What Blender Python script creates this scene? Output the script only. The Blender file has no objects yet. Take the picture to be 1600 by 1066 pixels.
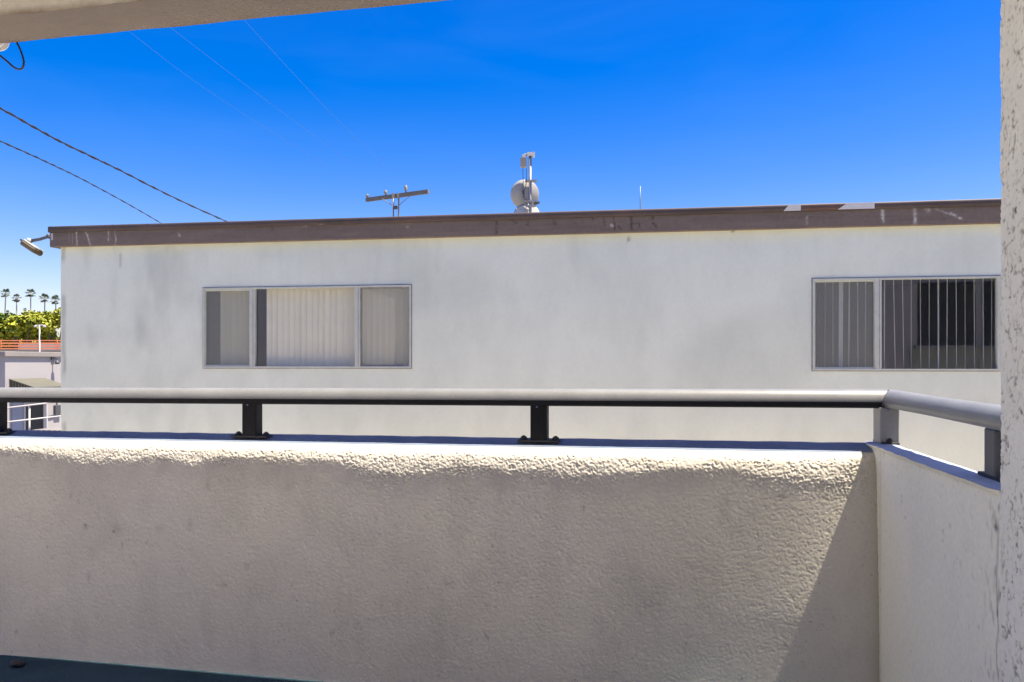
import bpy, math, random
import numpy as np
from mathutils import Vector, Matrix

random.seed(7)
RNG = np.random.default_rng(7)
scene = bpy.context.scene
COL = scene.collection
R = math.radians

# ------------------------------------------------------------------ camera constants
YAW = R(11.53)            # camera turned left of the parapet's normal
FPX = 1225.0              # focal length in photo pixels
HZ = 567.0                # horizon row
EYE = 1.2                 # eye height over the balcony floor
CA, SA = math.cos(YAW), math.sin(YAW)
GROUND = -3.1


def at(px, py, d):
    """world point seen at a photo pixel, d metres in front of the lens"""
    u = (px - 800.0) / FPX
    return Vector((d * (u * CA - SA), d * (u * SA + CA), EYE - (py - HZ) / FPX * d))


def d_on_y(px, Y):
    u = (px - 800.0) / FPX
    return Y / (u * SA + CA)


def d_on_x(px, X):
    u = (px - 800.0) / FPX
    return X / (u * CA - SA)


def on_y(px, py, Y):
    return at(px, py, d_on_y(px, Y))


def on_x(px, py, X):
    return at(px, py, d_on_x(px, X))


# ------------------------------------------------------------------ numpy noise
def _h(ix, iy, seed):
    n = (ix.astype(np.int64) * 374761393 + iy.astype(np.int64) * 668265263 + seed * 974634777) & 0xFFFFFFFF
    n = ((n ^ (n >> 13)) * 1274126177) & 0xFFFFFFFF
    n = n ^ (n >> 16)
    return (n & 0xFFFF) / 32767.5 - 1.0


def vn(x, y, seed=0):
    x = np.asarray(x, float); y = np.asarray(y, float)
    ix = np.floor(x); iy = np.floor(y)
    fx = x - ix; fy = y - iy
    fx = fx * fx * (3 - 2 * fx); fy = fy * fy * (3 - 2 * fy)
    a = _h(ix, iy, seed); b = _h(ix + 1, iy, seed)
    c = _h(ix, iy + 1, seed); d = _h(ix + 1, iy + 1, seed)
    return (a * (1 - fx) + b * fx) * (1 - fy) + (c * (1 - fx) + d * fx) * fy


def fbm(x, y, seed=0, octv=4, gain=0.5):
    s = 0; amp = 1; tot = 0
    for i in range(octv):
        c, sn = math.cos(0.6 * i + .3), math.sin(0.6 * i + .3)
        f = 2.0 ** i
        s = s + amp * vn((x * c - y * sn) * f, (x * sn + y * c) * f, seed + i * 17)
        tot += amp; amp *= gain
    return s / tot


def sstep(a, b, x):
    t = np.clip((x - a) / (b - a), 0, 1)
    return t * t * (3 - 2 * t)


# ------------------------------------------------------------------ object helpers
INV = {}


def tag(o, label=None, cat=None, group=None, kind=None):
    if label: o['label'] = label
    if cat: o['category'] = cat
    if group: o['group'] = group
    if kind: o['kind'] = kind
    return o


def empty(name, loc, label, cat, group=None, rz=0.0):
    o = bpy.data.objects.new(name, None)
    o.empty_display_size = 0.2
    COL.objects.link(o)
    o.location = loc
    o.rotation_euler = (0, 0, rz)
    m = Matrix.Translation(Vector(loc)) @ Matrix.Rotation(rz, 4, 'Z')
    INV[o] = m.inverted()
    tag(o, label, cat, group)
    return o


def mesh_obj(name, verts, faces, mat, parent=None, smooth=False, local=False, tint=None):
    v = np.asarray(verts, float)
    if parent is not None and not local:
        M = np.array(INV[parent])
        v = v @ M[:3, :3].T + M[:3, 3]
    me = bpy.data.meshes.new(name)
    if isinstance(faces, np.ndarray) and faces.ndim == 2:
        nf, k = faces.shape
        me.vertices.add(len(v)); me.vertices.foreach_set('co', v.astype(np.float32).ravel())
        me.loops.add(nf * k); me.loops.foreach_set('vertex_index', faces.astype(np.int32).ravel())
        me.polygons.add(nf)
        me.polygons.foreach_set('loop_start', np.arange(0, nf * k, k, dtype=np.int32))
        me.polygons.foreach_set('loop_total', np.full(nf, k, dtype=np.int32))
        me.update(calc_edges=True)
        me.validate()
    else:
        me.from_pydata([tuple(p) for p in v], [], faces)
        me.update()
    if smooth:
        me.polygons.foreach_set('use_smooth', np.ones(len(me.polygons), dtype=bool))
    if tint is not None:
        a = me.attributes.new('tint', 'FLOAT_COLOR', 'POINT')
        t = np.ones((len(v), 4), np.float32); t[:, :3] = tint
        a.data.foreach_set('color', t.ravel())
    me.materials.append(mat)
    o = bpy.data.objects.new(name, me)
    COL.objects.link(o)
    if parent is not None:
        o.parent = parent
        INV[o] = INV[parent]
    return o


class MB:
    def __init__(self):
        self.v = []; self.f = []

    def add(self, vs, fs):
        n = len(self.v)
        self.v += [tuple(p) for p in vs]
        self.f += [tuple(n + i for i in f) for f in fs]
        return self

    def box(self, a, b, bev=0.0):
        (x0, y0, z0), (x1, y1, z1) = a, b
        if bev <= 0:
            vs = [(x, y, z) for z in (z0, z1) for y in (y0, y1) for x in (x0, x1)]
            fs = [(0, 2, 3, 1), (4, 5, 7, 6), (0, 1, 5, 4), (2, 6, 7, 3), (0, 4, 6, 2), (1, 3, 7, 5)]
            return self.add(vs, fs)
        c = bev
        base = [(x0 + c, y0), (x1 - c, y0), (x1, y0 + c), (x1, y1 - c), (x1 - c, y1), (x0 + c, y1), (x0, y1 - c), (x0, y0 + c)]
        inn = [(x0 + c, y0 + c), (x1 - c, y0 + c), (x1 - c, y0 + c), (x1 - c, y1 - c), (x1 - c, y1 - c), (x0 + c, y1 - c), (x0 + c, y1 - c), (x0 + c, y0 + c)]
        mid = lambda p, q, t: (p[0] * (1 - t) + q[0] * t, p[1] * (1 - t) + q[1] * t)
        rings = [([(*mid(p, q, .8), z0) for p, q in zip(base, inn)]), ([(*p, z0 + c) for p in base]),
                 ([(*p, z1 - c) for p in base]), ([(*mid(p, q, .8), z1) for p, q in zip(base, inn)])]
        vs = [p for r in rings for p in r]
        fs = []
        for k in range(3):
            for i in range(8):
                j = (i + 1) % 8
                fs.append((k * 8 + i, k * 8 + j, (k + 1) * 8 + j, (k + 1) * 8 + i))
        fs.append(tuple(reversed(range(8)))); fs.append(tuple(24 + i for i in range(8)))
        return self.add(vs, fs)

    def tube(self, pts, r, n=8, caps=True):
        pts = [Vector(p) for p in pts]
        m = len(pts)
        rs = [r] * m if not hasattr(r, '__len__') else r
        ref = None; vs = []; fs = []
        for i, p in enumerate(pts):
            t = (pts[min(i + 1, m - 1)] - pts[max(i - 1, 0)]).normalized()
            if ref is None:
                ref = Vector((0, 0, 1)) if abs(t.z) < .9 else Vector((1, 0, 0))
            a = (ref - t * ref.dot(t)).normalized(); ref = a
            b = t.cross(a)
            for k in range(n):
                g = 2 * math.pi * k / n
                vs.append(p + (a * math.cos(g) + b * math.sin(g)) * rs[i])
        for i in range(m - 1):
            for k in range(n):
                l = (k + 1) % n
                fs.append((i * n + k, i * n + l, (i + 1) * n + l, (i + 1) * n + k))
        if caps:
            fs.append(tuple(reversed(range(n)))); fs.append(tuple((m - 1) * n + k for k in range(n)))
        return self.add(vs, fs)

    def lathe(self, prof, M=None, n=20):
        """prof: list of (r, z); M places it"""
        M = M or Matrix.Identity(4)
        vs = []; fs = []
        for (r, z) in prof:
            for k in range(n):
                g = 2 * math.pi * k / n
                vs.append(M @ Vector((r * math.cos(g), r * math.sin(g), z)))
        for i in range(len(prof) - 1):
            for k in range(n):
                l = (k + 1) % n
                fs.append((i * n + k, i * n + l, (i + 1) * n + l, (i + 1) * n + k))
        fs.append(tuple(reversed(range(n)))); fs.append(tuple((len(prof) - 1) * n + k for k in range(n)))
        return self.add(vs, fs)

    def obox(self, M, a, b):
        m = MB().box(a, b)
        return self.add([M @ Vector(p) for p in m.v], m.f)

    def build(self, name, mat, parent=None, smooth=False, local=False):
        return mesh_obj(name, self.v, self.f, mat, parent, smooth, local)


def grid_faces(nu, nv, keep=None):
    i = np.arange(nu - 1)[:, None]; j = np.arange(nv - 1)[None, :]
    a = i * nv + j
    f = np.stack([a, a + nv, a + nv + 1, a + 1], -1).reshape(-1, 4)
    if keep is not None:
        f = f[keep.reshape(-1)]
    return f


# ------------------------------------------------------------------ materials
class NT:
    def __init__(self, name):
        self.m = bpy.data.materials.new(name); self.m.use_nodes = True
        self.t = self.m.node_tree; self.n = self.t.nodes; self.l = self.t.links
        self.b = self.n['Principled BSDF']
        self.out = self.n['Material Output']

    def node(self, typ, **kw):
        nd = self.n.new(typ)
        for k, v in kw.items():
            if k.startswith('i_'):
                key = k[2:]
                nd.inputs[int(key) if key.isdigit() else key].default_value = v
            else:
                setattr(nd, k, v)
        return nd

    def link(self, a, b):
        self.l.new(a, b)


def surf(name, color, rough=0.8, var=0.12, vscale=3.0, fine=0.0, fscale=60.0, bump=0.0, bscale=120.0, bdist=0.002,
         tint=False, metallic=0.0, spec=0.5, stretch=(1, 1, 1), var2=None, coat=0.0):
    """painted / plastered surface: base colour with two noise layers, optional tint attribute and bump"""
    N = NT(name)
    tc = N.node('ShaderNodeTexCoord')
    mp = N.node('ShaderNodeMapping'); mp.inputs['Scale'].default_value = stretch
    N.link(tc.outputs['Object'], mp.inputs['Vector'])
    n1 = N.node('ShaderNodeTexNoise', i_Scale=vscale, i_Detail=6.0, i_Roughness=0.6)
    N.link(mp.outputs['Vector'], n1.inputs['Vector'])
    mr = N.node('ShaderNodeMapRange'); mr.inputs[1].default_value = .25; mr.inputs[2].default_value = .75
    mr.inputs[3].default_value = 1 - var; mr.inputs[4].default_value = 1 + var * .6
    N.link(n1.outputs['Fac'], mr.inputs[0])
    fac = mr.outputs[0]
    if fine > 0:
        n2 = N.node('ShaderNodeTexNoise', i_Scale=fscale, i_Detail=3.0)
        N.link(tc.outputs['Object'], n2.inputs['Vector'])
        m2 = N.node('ShaderNodeMapRange'); m2.inputs[1].default_value = .3; m2.inputs[2].default_value = .7
        m2.inputs[3].default_value = 1 - fine; m2.inputs[4].default_value = 1 + fine * .7
        N.link(n2.outputs['Fac'], m2.inputs[0])
        mm = N.node('ShaderNodeMath', operation='MULTIPLY')
        N.link(fac, mm.inputs[0]); N.link(m2.outputs[0], mm.inputs[1]); fac = mm.outputs[0]
    mul = N.node('ShaderNodeVectorMath', operation='SCALE')
    mul.inputs[0].default_value = color[:3]
    N.link(fac, mul.inputs['Scale'])
    col = mul.outputs[0]
    if var2:
        n3 = N.node('ShaderNodeTexNoise', i_Scale=vscale * .37, i_Detail=5.0)
        N.link(mp.outputs['Vector'], n3.inputs['Vector'])
        m3 = N.node('ShaderNodeMapRange'); m3.inputs[1].default_value = .45; m3.inputs[2].default_value = .75
        N.link(n3.outputs['Fac'], m3.inputs[0])
        mx = N.node('ShaderNodeMix', data_type='RGBA')
        N.link(m3.outputs[0], mx.inputs['Factor'])
        N.link(col, mx.inputs[6]); mx.inputs[7].default_value = (*var2, 1)
        col = mx.outputs[2]
    if tint:
        at_ = N.node('ShaderNodeAttribute', attribute_name='tint')
        m4 = N.node('ShaderNodeVectorMath', operation='MULTIPLY')
        N.link(col, m4.inputs[0]); N.link(at_.outputs['Color'], m4.inputs[1]); col = m4.outputs[0]
    N.link(col, N.b.inputs['Base Color'])
    N.b.inputs['Roughness'].default_value = rough
    N.b.inputs['Metallic'].default_value = metallic
    N.b.inputs['Specular IOR Level'].default_value = spec
    N.b.inputs['Coat Weight'].default_value = coat
    if bump > 0:
        nb = N.node('ShaderNodeTexNoise', i_Scale=bscale, i_Detail=4.0, i_Roughness=0.6)
        N.link(tc.outputs['Object'], nb.inputs['Vector'])
        bp = N.node('ShaderNodeBump', i_Strength=bump, i_Distance=bdist)
        N.link(nb.outputs['Fac'], bp.inputs['Height'])
        N.link(bp.outputs['Normal'], N.b.inputs['Normal'])
    return N.m


def glass_mat(name, tintc=(.93, .95, .94), rough=0.0):
    N = NT(name)
    N.n.remove(N.b)
    tr = N.node('ShaderNodeBsdfTransparent'); tr.inputs[0].default_value = (*tintc, 1)
    gl = N.node('ShaderNodeBsdfGlossy'); gl.inputs['Roughness'].default_value = rough
    lw = N.node('ShaderNodeLayerWeight'); lw.inputs['Blend'].default_value = .5
    pw5 = N.node('ShaderNodeMath', operation='POWER'); pw5.inputs[1].default_value = 5.0
    N.link(lw.outputs['Facing'], pw5.inputs[0])
    fr = N.node('ShaderNodeMapRange'); fr.inputs[3].default_value = .15; fr.inputs[4].default_value = 1.0
    N.link(pw5.outputs[0], fr.inputs[0])
    tc = N.node('ShaderNodeTexCoord')
    nb = N.node('ShaderNodeTexNoise', i_Scale=1.3, i_Detail=1.0)
    N.link(tc.outputs['Object'], nb.inputs['Vector'])
    bp = N.node('ShaderNodeBump', i_Strength=.25, i_Distance=.004)
    N.link(nb.outputs['Fac'], bp.inputs['Height'])
    N.link(bp.outputs['Normal'], gl.inputs['Normal'])
    mx = N.node('ShaderNodeMixShader')
    N.link(fr.outputs[0], mx.inputs[0]); N.link(tr.outputs[0], mx.inputs[1]); N.link(gl.outputs[0], mx.inputs[2])
    N.link(mx.outputs[0], N.out.inputs['Surface'])
    return N.m


def screen_mat(name, color=(.22, .22, .22), open_=.5):
    N = NT(name)
    tr = N.node('ShaderNodeBsdfTransparent')
    mx = N.node('ShaderNodeMixShader'); mx.inputs[0].default_value = 1 - open_
    N.b.inputs['Base Color'].default_value = (*color, 1); N.b.inputs['Roughness'].default_value = .9
    N.link(tr.outputs[0], mx.inputs[1]); N.link(N.b.outputs[0], mx.inputs[2])
    N.link(mx.outputs[0], N.out.inputs['Surface'])
    return N.m


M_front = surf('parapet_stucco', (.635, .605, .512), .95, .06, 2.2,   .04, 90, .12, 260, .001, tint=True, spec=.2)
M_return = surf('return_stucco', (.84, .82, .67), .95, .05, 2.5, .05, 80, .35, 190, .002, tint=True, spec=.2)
M_column = surf('dash_stucco', (.82, .82, .70), .95, .06, 4, .05, 90, .3, 220, .002, tint=True, spec=.2)
M_cap_skylit = surf('cap_paint_skylit', (.34, .40, .50), .7, .18, 5, .08, 60, .4, 80, .004, tint=False, spec=.3)  # blue of the skylight on the shaded cap is put into the colour
M_cap_shaded = surf('cap_paint_shaded', (.17, .21, .27), .7, .2, 5, .08, 60, .4, 80, .004, tint=False, spec=.3)  # darker copy of the cap: shade under the front rail painted in
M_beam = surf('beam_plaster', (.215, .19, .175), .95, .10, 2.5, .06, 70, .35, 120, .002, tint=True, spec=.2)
M_ceiling = surf('ceiling_plaster', (.72, .69, .62), .95, .06, 2, .04, 70, .3, 120, .002, spec=.2)
M_ownwall = surf('own_stucco', (.62, .60, .57), .95, .08, 2, .05, 60, .4, 90, .003, spec=.2)
M_ownbounce = surf('own_stucco_bounce', (.80, .79, .77), .95, .06, 2, .05, 60, .4, 90, .003, spec=.2)  # unseen left wing, whitened to bounce light onto the return wall
M_floor = surf('deck_coating', (.036, .068, .088), .9, .3, 4, .12, 90, .3, 90, .002, spec=.1)
M_rail = surf('rail_paint', (.20, .205, .20), .38, .14, 9, .08, 150, .06, 120, .001, spec=.5)
M_post_shade = surf('post_paint_shade', (.007, .008, .010), .55, .15, 6, .05, 150, .08, 120, .001, spec=.18)  # near black: shade on front posts and rail's lower side is in the colour
M_endpost = surf('end_post_paint', (.085, .09, .10), .5, .15, 6, .05, 150, .08, 120, .001, spec=.3)
M_bolt = surf('bolt_steel', (.03, .03, .032), .6, .3, 30, spec=.3)
M_facade = surf('facade_stucco', (.70, .73, .58), .92, .06, 1.2, .022, 25, .15, 70, .003, tint=True, spec=.2, stretch=(1, 1, .45))
M_fascia = surf('fascia_paint', (.165, .128, .098), .75, .12, 2.0, .10, 30, .25, 60, .002, tint=True, spec=.3, stretch=(.25, 1, 3))
M_flash = surf('flashing_metal', (.062, .045, .042), .6, .25, 3.0, .1, 40, .1, 50, .002, tint=True, spec=.4)
M_patch = surf('patch_metal', (.50, .50, .46), .6, .15, 6, .06, 60, .1, 40, .002)
M_roof = surf('roof_gravel', (.35, .34, .33), .95, .2, 2, .2, 30, .4, 60, .01)
M_frame = surf('window_aluminium', (.50, .515, .42), .6, .12, 8, .06, 60, .05, 100, .001, spec=.3)
M_trim = surf('window_edge_dirt', (.26, .25, .235), .8, .3, 8, .2, 50)
M_glass = glass_mat('window_glass')
M_screen = screen_mat('insect_screen', (.30, .31, .25), .62)
M_blindA = surf('blind_cream', (.86, .79, .57), .8, .05, 6, spec=.3)
M_blindB = surf('blind_white', (.86, .88, .80), .7, .04, 6, spec=.3)
M_room = surf('room_wall', (.46, .45, .42), .9, .08, 1)
M_roomdark = surf('room_floor', (.10, .085, .07), .9, .15, 2)
M_carton = surf('room_carton', (.45, .35, .26), .9, .1, 4)
M_galv = surf('galvanised_steel', (.22, .225, .23), .5, .15, 10, metallic=.4)
M_dish = surf('dish_paint', (.27, .265, .235), .55, .08, 5)
M_dishw = surf('white_enamel', (.42, .42, .40), .45, .05, 5)
M_radio = surf('radio_plastic', (.24, .225, .19), .6, .2, 12)
M_black = surf('black_rubber', (.018, .018, .02), .6, .2, 10)
M_wire = surf('aluminium_wire', (.10, .16, .26), .45, .05, 10)
M_timber = surf('weathered_timber', (.16, .15, .13), .9, .3, 6, .2, 40, stretch=(.3, 1, 1))
M_ceram = surf('grey_porcelain', (.23, .22, .17), .4, .1, 10)
M_lamp = surf('lamp_bronze', (.085, .07, .035), .5, .25, 20, metallic=.3)
M_lampw = surf('lamp_white', (.42, .41, .39), .5, .1, 20)
M_lampd = surf('lamp_dark', (.06, .065, .075), .5, .2, 20)
M_orange = surf('orange_rail_paint', (.95, .31, .12), .6, .15, 2)
M_lowwall = surf('low_building_plaster', (.34, .325, .315), .9, .05, .6, .03, 10)
M_coping = surf('coping_concrete', (.24, .22, .20), .9, .15, 1)
M_awning = surf('awning_metal', (.10, .098, .07), .7, .12, 2)
M_awnd = surf('awning_slat', (.06, .06, .035), .8, .2, 3)
M_door = surf('dark_door', (.02, .024, .02), .6, .3, 2)
M_ndark = surf('neighbour_opening', (.05, .053, .06), .6, .3, 2)
M_bluedoor = surf('grey_blue_shutter', (.26, .29, .36), .7, .1, 2)
M_white = surf('white_paint', (.42, .41, .39), .6, .06, 3)
M_deck = surf('deck_building_wall', (.40, .35, .31), .9, .15, .4)
M_leafA = surf('leaf_lime', (.27, .29, .008), .6, .30, .35, .25, 1.2, var2=(.10, .15, .01))
M_leafB = surf('leaf_green', (.12, .185, .015), .6, .30, .35, .25, 1.2, var2=(.09, .145, .012))
M_bark = surf('bark', (.13, .10, .075), .95, .3, 2)
M_palm = surf('palm_frond', (.075, .11, .065), .6, .4, .6)
M_palmt = surf('palm_trunk', (.34, .32, .31), .95, .2, 1)
M_ground = surf('dry_ground', (.24, .22, .19), .95, .2, .05, .1, 2)
M_concrete = surf('driveway_concrete', (.46, .42, .36), .9, .15, .5, .08, 12, .2, 30, .004)
M_plastic = surf('pvc_white', (.78, .78, .76), .4, .05, 10)

# ------------------------------------------------------------------ world, sun, camera
SUN_EL, E_FACE = R(69.5), 0.014      # sun nearly in the parapet's plane, coming from the right
sz = math.sin(SUN_EL); sh = math.cos(SUN_EL)
sy = -E_FACE; sx = math.sqrt(sh * sh - sy * sy)
SUN = Vector((sx, sy, sz))
sl = bpy.data.lights.new('sun', 'SUN'); sl.energy = 5.0; sl.angle = R(0.53); sl.color = (1.0, .90, .77)
so = bpy.data.objects.new('sun', sl); COL.objects.link(so)
so.rotation_euler = SUN.to_track_quat('Z', 'Y').to_euler(); so.location = (20, 0, 40)

w = bpy.data.worlds.new('World'); scene.world = w; w.use_nodes = True
nt = w.node_tree
bg = nt.nodes['Background']
sky = nt.nodes.new('ShaderNodeTexSky'); sky.sky_type = 'NISHITA'; sky.sun_disc = False
sky.sun_elevation = SUN_EL; sky.sun_rotation = math.atan2(sx, sy)
sky.altitude = 0; sky.air_density = 1.0; sky.dust_density = 1.2; sky.ozone_density = 1.6
gm = nt.nodes.new('ShaderNodeGamma'); gm.inputs['Gamma'].default_value = 1.0
hs = nt.nodes.new('ShaderNodeHueSaturation'); hs.inputs['Saturation'].default_value = 1.66; hs.inputs['Hue'].default_value = .518
nt.links.new(sky.outputs[0], gm.inputs[0]); nt.links.new(gm.outputs[0], hs.inputs['Color'])
wb = nt.nodes.new('ShaderNodeMix'); wb.data_type = 'RGBA'; wb.blend_type = 'MULTIPLY'
wb.inputs['Factor'].default_value = 1.0; wb.inputs[7].default_value = (1.10, .92, 1.0, 1)
nt.links.new(hs.outputs[0], wb.inputs[6]); tcw = nt.nodes.new('ShaderNodeTexCoord'); mpw = nt.nodes.new('ShaderNodeMapping'); mpw.inputs['Scale'].default_value = (2.2, 2.2, 9.0)
nzw = nt.nodes.new('ShaderNodeTexNoise'); nzw.inputs['Scale'].default_value = 1.6; nzw.inputs['Detail'].default_value = 5; nzw.inputs['Distortion'].default_value = .6
mrw = nt.nodes.new('ShaderNodeMapRange'); mrw.inputs[1].default_value = .45; mrw.inputs[2].default_value = .8; mrw.inputs[3].default_value = 0; mrw.inputs[4].default_value = .014
mxw = nt.nodes.new('ShaderNodeMix'); mxw.data_type = 'RGBA'; mxw.inputs[7].default_value = (5.0, 6.6, 8.6, 1)
nt.links.new(tcw.outputs['Generated'], mpw.inputs['Vector']); nt.links.new(mpw.outputs[0], nzw.inputs['Vector'])
nt.links.new(nzw.outputs['Fac'], mrw.inputs[0]); nt.links.new(mrw.outputs[0], mxw.inputs['Factor'])
nt.links.new(wb.outputs[2], mxw.inputs[6]); nt.links.new(mxw.outputs[2], bg.inputs['Color'])
bg.inputs['Strength'].default_value = 0.082

cam = bpy.data.cameras.new('camera'); cam.sensor_width = 36; cam.lens = FPX / 1600 * 36
cam.shift_y = (HZ - 533) / 1600.0
cam.clip_start = .05; cam.clip_end = 5000
co = bpy.data.objects.new('camera', cam); COL.objects.link(co)
co.location = (0, 0, EYE); co.rotation_euler = (R(90), 0, YAW)
scene.camera = co
scene.view_settings.view_transform = 'Standard'; scene.view_settings.look = 'None'
scene.view_settings.exposure = 1.42; scene.view_settings.gamma = 1
scene.cycles.max_bounces = 10; scene.cycles.diffuse_bounces = 6; scene.cycles.transparent_max_bounces = 12

# ------------------------------------------------------------------ ground
tag(MB().box((-1500, -300, GROUND - .5), (1500, 2500, GROUND)).build('ground', M_ground), kind='structure')
tag(MB().box((-40, -6, GROUND + .002), (30, 11.9, GROUND + .006)).build('driveway', M_concrete), kind='structure')
tag(MB().box((-3.6, .9, -.22), (.66, 2.95, 0.0)).build('balcony_floor', M_floor), kind='structure')
tag(MB().box((-6.2, -1.6, -.22), (.66, .898, -.004)).build('bounce_walkway', M_concrete), kind='structure')  # unseen pale floor left open to the sun, added to bounce light indoors

# ------------------------------------------------------------------ parapet (front + return)
Y0, X0 = 2.75, .665
YC0, YC1 = 2.822, 2.912       # cap of the front wall
pw = empty('balcony_wall', (-1.2, 2.8, 0), 'pale stucco parapet wall with a rounded lumpy top edge carrying the grey railing', 'parapet wall')

xs = np.arange(-3.4, X0 + .003, .0029)
z_top = .917 + .0045 * (xs + 1)
tbl = [(0, 700), (60, 704), (95, 712), (130, 720), (200, 718), (250, 713), (300, 722), (350, 712), (400, 715), (500, 718), (545, 722),
       (580, 738), (610, 743), (650, 738), (690, 733), (730, 727), (800, 735), (850, 731), (900, 740), (1000, 735), (1100, 729),
       (1160, 736), (1200, 744), (1250, 752), (1300, 756), (1375, 760)]
tx = [on_y(p, q, Y0).x for p, q in tbl]; tz = [on_y(p, q, Y0).z for p, q in tbl]
z_low = np.interp(xs, tx, tz) - .006
nz = 325
z_cap = z_top.copy(); z_top = z_top - .027
tt = np.linspace(0, 1, nz)
Xg = np.repeat(xs[:, None], nz, 1)
Zt = np.repeat(z_top[:, None], nz, 1)
Zg = -.02 + (Zt + .02) * tt[None, :]
ZL = np.repeat(z_low[:, None], nz, 1) + .010 * fbm(Xg / .06, Zg / .06, 5, 3)
tau_u = (Zg - ZL) / (Zt - ZL); tau = np.clip(tau_u, 0, 1)
roll = .018 * (tau - .12 * (1 - np.exp(-tau / .12))) + .042 * tau ** 8 + .006 * (1 - np.sqrt(np.clip(1 - tau ** 2, 0, 1)))
# slow trowel waviness and the lean that keeps the middle of the face out of the sun
lean = -.012 * (Zg - .5) * 0.0
xs_line = np.interp(Zg, [-.1, .13, .601, .921], [.247, .336, .518, .640])
gap = np.clip(xs_line - Xg, 0, None)
pwt = np.exp(-gap / .12)
patch = .044 * pwt * np.clip((Zg - .34) / .55, 0, None) ** 1.35 + .006 * pwt * sstep(-.2, .35, Zg)
roll = roll * (1 - .62 * pwt)
left = -.017 * np.exp(-np.clip(Xg + 2.74, 0, None) / .16) - np.clip(-(Xg + 2.74), 0, None) * .08
wav = .0022 * fbm(Xg / .55, Zg / .7, 11, 2)
rollw = sstep(-.65, .12, tau_u) * (1 - .7 * sstep(.8, 1.0, tau))
pw_w = np.exp(-gap / .13) * sstep(.1, .6, Zg)
wn = RNG.normal(size=Xg.shape)
k3 = lambda a: (a * 2 + np.roll(a, 1, 0) + np.roll(a, -1, 0) + np.roll(a, 1, 1) + np.roll(a, -1, 1)) / 6.0
gp = np.clip(k3(wn) * 1.1 + wn * .12 + .25 * vn(Xg / .02, Zg / .02, 21), -.6, None); gr = np.sign(gp) * np.abs(gp) ** 1.3
gr2 = fbm(Xg / .03, Zg / .03, 23, 2)
gr3 = RNG.normal(size=Xg.shape) * .5
grain = (gr + .25 * gr3) * (.00016 + .0019 * rollw + .00042 * pw_w) * (1 + .5 * gr2)
lump = .0011 * fbm(Xg / .09, Zg / .05, 31, 2) * sstep(-.1, .3, (Zg - ZL + .03) / .09)
Yg = Y0 + roll + patch + left + wav + grain + lump
# tint: grime of the wall
t = 1 - .05 * sstep(.1, .6, fbm(Xg / .5, Zg / .7, 41, 4)) - .10 * sstep(.35, .75, fbm(Xg / .05, Zg / .09, 42, 3)) * sstep(-.1, .5, fbm(Xg / .3, Zg / .3, 43, 2))
t = t - .30 * sstep(.60, .8, fbm(Xg / .022, Zg / .035, 44, 2)) * sstep(.1, .5, fbm(Xg / .25, Zg / .2, 45, 2))
sp = sstep(1.15, 2.3, k3(RNG.normal(size=Xg.shape)) * 1.9) * (.25 + .75 * sstep(-.2, .45, fbm(Xg / .16, Zg / .13, 47, 3)))
t = t - .30 * sp
t = t * (1 - .06 * sstep(-.05, .5, fbm(Xg / .09, Zg / .26, 48, 4)) - .06 * sstep(.05, .55, fbm(Xg / .32, Zg / .24, 49, 4)))
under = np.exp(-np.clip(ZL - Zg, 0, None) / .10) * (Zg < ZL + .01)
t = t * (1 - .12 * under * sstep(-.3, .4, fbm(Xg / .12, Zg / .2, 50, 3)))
for (px_, py_, rx_, rz_, am) in [(134, 822, .010, .012, .55), (182, 826, .022, .016, .30), (139, 903, .007, .020, .40), (28, 986, .006, .006, .8), (350, 914, .014, .010, .35),
                                 (325, 757, .010, .022, .30), (250, 826, .02, .014, .2), (297, 818, .012, .02, .25), (620, 822, .012, .01, .3), (700, 912, .02, .012, .25),
                                 (1222, 776, .02, .014, .35), (890, 874, .01, .02, .25), (1012, 946, .016, .012, .25), (1180, 905, .010, .016, .3)]:
    q_ = on_y(px_, py_, Y0)
    t = t * (1 - am * np.exp(-(((Xg - q_.x) / rx_) ** 2 + ((Zg - q_.z) / rz_) ** 2)) * (.6 + .4 * gr))
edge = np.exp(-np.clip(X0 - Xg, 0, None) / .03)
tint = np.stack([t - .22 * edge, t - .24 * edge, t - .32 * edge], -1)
warm = sstep(-.2, .5, fbm(Xg / .8, Zg / .9, 46, 2))[..., None]
tint = tint * (1 + warm * np.array([.015, .0, -.035]))
V = np.stack([Xg, Yg, Zg], -1)
# cap and outer face rows
capY = np.array([2.822, 2.845, 2.870, 2.895, 2.902, 2.904, 2.904])
capZ = np.array([-.0265, -.019, -.011, -.003, -.001, -.10, -1.15])
C = np.stack([np.repeat(xs[:, None], 7, 1), np.repeat(capY[None, :], len(xs), 0),
              z_cap[:, None] + capZ[None, :] + .0015 * fbm(np.repeat(xs[:, None], 7, 1) / .08, np.repeat(capY[None, :], len(xs), 0) / .05, 51, 2)], -1)
C[:, 0] = V[:, -1] + np.array([0, .002, .0008])
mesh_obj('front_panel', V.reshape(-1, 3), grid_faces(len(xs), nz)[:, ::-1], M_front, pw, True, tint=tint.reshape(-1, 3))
mesh_obj('front_cap', C[:, :5].reshape(-1, 3), grid_faces(len(xs), 5)[:, ::-1], M_cap_shaded, pw, True)
mesh_obj('outer_face', C[:, 4:].reshape(-1, 3), grid_faces(len(xs), 3)[:, ::-1], M_ownwall, pw)

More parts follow.
